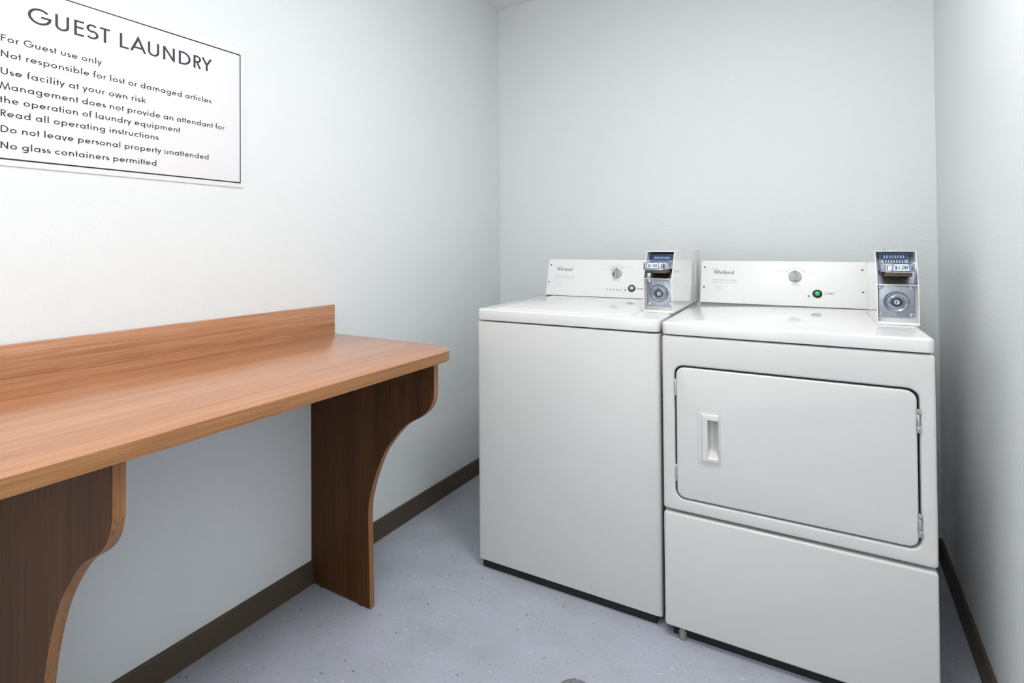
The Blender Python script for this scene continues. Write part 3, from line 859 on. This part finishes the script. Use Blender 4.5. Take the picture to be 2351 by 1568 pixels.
# ---- washing machine
WX, WY, WYAW, WW = 0.4432, -0.9882, 0.0309, 0.6482
wash = empty('washing_machine', (WX, WY, 0), WYAW)
tag(wash, 'white top-loading coin washing machine marked $1.50, left of the dryer', 'washing machine')
zl = 0.9518
b = MB(M['enamel'])
b.box(0.004, WW - 0.004, 0.036, 0.770, 0.036, 0.9070, 0.004)
b.build('cabinet', wash)
b = MB(M['enamel'])
b.slab(0.0, WW, 0.0, 0.034, 0.0324, 0.9065, 0.011, 0.002, 0.004, seg=3, nc=6)
b.build('front_panel', wash, smooth=40)
b = MB(M['shade'])
b.box(0.012, WW - 0.020, 0.014, 0.75, 0.0005, 0.040)  # added block that paints the gap under the washer as dark shade
o = b.build('shade_filler', wash); o['label'] = 'black block added as shade under the cabinet'
worktop(wash, WW, 0.775, 0.9112, zl)
b = MB(M['porcelain'])
b.slab(0.056, 0.548, 0.038, 0.612, zl - 0.001, zl + 0.0026, 0.010, 0.0, 0.0024, seg=3, nc=5)
b.build('lid', wash, smooth=40)
console(wash, WW, 0.640, zl, 0.0057, 0.5590, 0.1740, True)
coin_box(wash, 0.5600, 0.6535, 0.1776, 0.0560, zl + 0.0002, (0.755, 0.865), '$1.50', -0.066, True, (0.6180, 0.600))
for x in (0.04, WW - 0.04):
    for y in (0.07, 0.70): foot(wash, x, y, 0.034)

# ---- clothes dryer
DX, DY, DYAW, DW = 1.1046, -0.9955, 0.0346, 0.6411
dry = empty('clothes_dryer', (DX, DY, 0), DYAW)
tag(dry, 'white front-loading coin clothes dryer marked $1.00, beside the right wall', 'clothes dryer')
zl = 0.9486
b = MB(M['enamel'])
b.box(0.004, DW - 0.004, 0.036, 0.770, 0.036, 0.9095, 0.004)
b.build('cabinet', dry)
# upper front with the door opening
HX0, HX1, HZ0, HZ1 = 0.0345, 0.6095, 0.4225, 0.8215
b = MB(M['enamel'], M['inside'])
Z0, Z1 = 0.3858, 0.9091
NC = 8
def rr(x0, x1, z0, z1, r, y): return [(x, y, z) for x, z in rrect(x0, x1, z0, z1, r, NC)]
loops = [rr(0.001, DW - 0.001, Z0 + 0.001, Z1 - 0.001, 0.006, 0.034)]
E0 = 0.007
for k in range(6):
    t = k / 5 * PI / 2; i = E0 * (1 - math.sin(PI / 2 - t)); 
    loops.append(rr(i, DW - i, Z0 + i, Z1 - i, 0.009, E0 * (1 - math.sin(t))))
F = 0.006
for k in range(6):
    t = k / 5 * PI / 2; o_ = F * (1 - math.sin(t))
    loops.append(rr(HX0 - o_, HX1 + o_, HZ0 - o_, HZ1 + o_, 0.026 + o_, F * (1 - math.cos(t))))
loops.append(rr(HX0, HX1, HZ0, HZ1, 0.026, 0.022))
b.loft(loops, cap0=False, cap1=False)
b.use(M['inside'])
b.loft([rr(HX0, HX1, HZ0, HZ1, 0.026, 0.022), rr(HX0 + 0.001, HX1 - 0.001, HZ0 + 0.001, HZ1 - 0.001, 0.025, 0.0338)], cap0=False, cap1=True)
b.build('front_panel', dry, smooth=40)
b = MB(M['enamel'])
b.slab(0.0, DW, 0.0342, 0.3772, 0.034, 0.0, 0.010, 0.0, 0.007, mp=XZ, seg=4, nc=6)
b.build('lower_panel', dry, smooth=40)
b = MB(M['shade'])
b.box(0.020, DW - 0.012, 0.026, 0.75, 0.0005, 0.036)  # added block, gives the dryer a black strip of shade at the floor
o = b.build('shade_filler', dry); o['label'] = 'black block added as shade under the cabinet'
# door
D0, D1, E_0, E_1 = 0.0395, 0.6042, 0.4275, 0.8163
PX0, PX1, PZ0, PZ1 = 0.0985, 0.1592, 0.5392, 0.6962
b = MB(M['enamel'])
loops = [rr(D0 + 0.002, D1 - 0.002, E_0 + 0.002, E_1 - 0.002, 0.022, 0.031)]
for k in range(5):
    t = k / 4 * PI / 2; i = 0.005 * (1 - math.cos(t))
    loops.append(rr(D0 + i, D1 - i, E_0 + i, E_1 - i, 0.024 - i, -0.001 + 0.005 * (1 - math.sin(t))))
loops.append(rr(PX0, PX1, PZ0, PZ1, 0.002, -0.001))
loops.append(rr(PX0 + 0.0004, PX1 - 0.0004, PZ0 + 0.0004, PZ1 - 0.0004, 0.002, 0.002))
b.loft(loops, cap0=True, cap1=False)
door = b.build('door', dry, smooth=40)
# moulded pull: frame, raised body with a scooped pocket open to the right
b = MB(M['enamel'])
def hl(x0, x1, z0, z1, r, y): return [(x, y, z) for x, z in rrect(x0, x1, z0, z1, r, 4)]
SX0, SX1, SZ0_, SZ1_ = 0.1262, 0.1545, 0.5605, 0.6715
b.loft([hl(PX0 + 0.0004, PX1 - 0.0004, PZ0 + 0.0004, PZ1 - 0.0004, 0.0015, 0.001),
        hl(PX0 + 0.0004, PX1 - 0.0004, PZ0 + 0.0004, PZ1 - 0.0004, 0.0015, -0.0014),
        hl(PX0 + 0.0014, PX1 - 0.0014, PZ0 + 0.0014, PZ1 - 0.0014, 0.0012, -0.0022),
        hl(0.1060, PX1 - 0.0040, PZ0 + 0.0080, PZ1 - 0.0080, 0.0015, -0.0022),
        hl(0.1110, PX1 - 0.0042, PZ0 + 0.0105, PZ1 - 0.0105, 0.002, -0.0075),
        hl(0.1150, PX1 - 0.0044, PZ0 + 0.0135, PZ1 - 0.0135, 0.002, -0.0085),
        hl(SX0 - 0.0008, SX1 + 0.0006, SZ0_ - 0.001, SZ1_ + 0.001, 0.002, -0.0085),
        hl(SX0, SX1, SZ0_, SZ1_, 0.0018, -0.0075),
        hl(SX0 + 0.0004, SX1 - 0.0025, SZ0_ + 0.006, SZ1_ - 0.001, 0.003, 0.002),
        hl(SX0 + 0.0006, SX1 - 0.0080, SZ0_ + 0.012, SZ1_ - 0.002, 0.003, 0.013),
        hl(SX0 + 0.0008, SX1 - 0.0170, SZ0_ + 0.020, SZ1_ - 0.004, 0.003, 0.026)], cap0=False, cap1=True)
hn = b.build('door_handle', door, smooth=35); hn['label'] = 'recessed moulded white door pull'
# hinges on the right, plugged hinge slots on the left
for z0, z1 in ((0.7145, 0.7740), (0.4570, 0.5165)):
    b = MB(M['chrome'])
    hx = 0.6058
    h3 = (z1 - z0)
    for a, c in ((0.0, 0.30), (0.31, 0.77), (0.78, 1.0)):
        za, zb = z0 + h3 * a, z0 + h3 * c
        b.lathe([(0.0030, 0.0), (0.0034, 0.0006), (0.0034, zb - za - 0.0012), (0.0030, zb - za - 0.0006)], (hx, -0.0024, za), n=16)
        b.box(hx, hx + 0.0062, -0.0030, 0.004, za, zb - 0.0006, 0.0006) if a != 0.31 else b.box(hx - 0.0050, hx, -0.0030, 0.004, za, zb - 0.0006, 0.0006)
    b.build('hinge', dry, smooth=40)
for z0, z1 in ((0.7300, 0.7785), (0.4740, 0.5225)):
    b = MB(M['enamel'], M['inside'])
    b.slab(0.0338, 0.0388, z0, z1, 0.010, -0.0004, 0.0015, 0.0, 0.0008, mp=XZ, seg=2, nc=3)
    b.use(M['inside']); b.slab(0.0352, 0.0372, z0 + 0.004, z1 - 0.004, -0.0003, -0.0007, 0.0006, 0.0, 0.0, mp=XZ, nc=2)
    b.build('hinge_plug', dry)
worktop(dry, DW, 0.775, 0.9128, zl)
console(dry, DW, 0.675, zl, 0.0130, 0.5638, 0.1765, False)
coin_box(dry, 0.5500, 0.6462, 0.2507, 0.0430, zl + 0.0002, (0.500, 0.760), '$1.00', -0.048, False, (0.5840, 0.470))
foot(dry, 0.048, 0.0135, 0.036, 0.0115)
foot(dry, DW - 0.048, 0.0135, 0.036, 0.0115)
for x in (0.05, DW - 0.05): foot(dry, x, 0.70, 0.036)

# ------------------------------------------------------------------ round cover set in the floor
b = MB(M['cover'], M['black'], M['zinc'])
cc = (0.9616, -1.3550, 0.0)
b.use(M['cover']); b.lathe([(0.049, 0.0002), (0.049, 0.0012), (0.0475, 0.0022), (0.041, 0.0026), (0.040, 0.0022), (0.020, 0.0024)], cc, n=48)
b.use(M['zinc']); b.lathe([(0.0052, 0.002), (0.0052, 0.0032), (0.004, 0.0034)], (cc[0] - 0.0225, cc[1] + 0.030, 0.0), n=18)
b.use(M['black']); b.lathe([(0.0016, 0.0012), (0.0016, 0.0030)], (cc[0] - 0.0195, cc[1] + 0.0435, 0.0), n=12)
o = b.build('floor_cover', smooth=35)
tag(o, 'round grey cleanout cover set in the floor in front of the machines', 'floor cover')
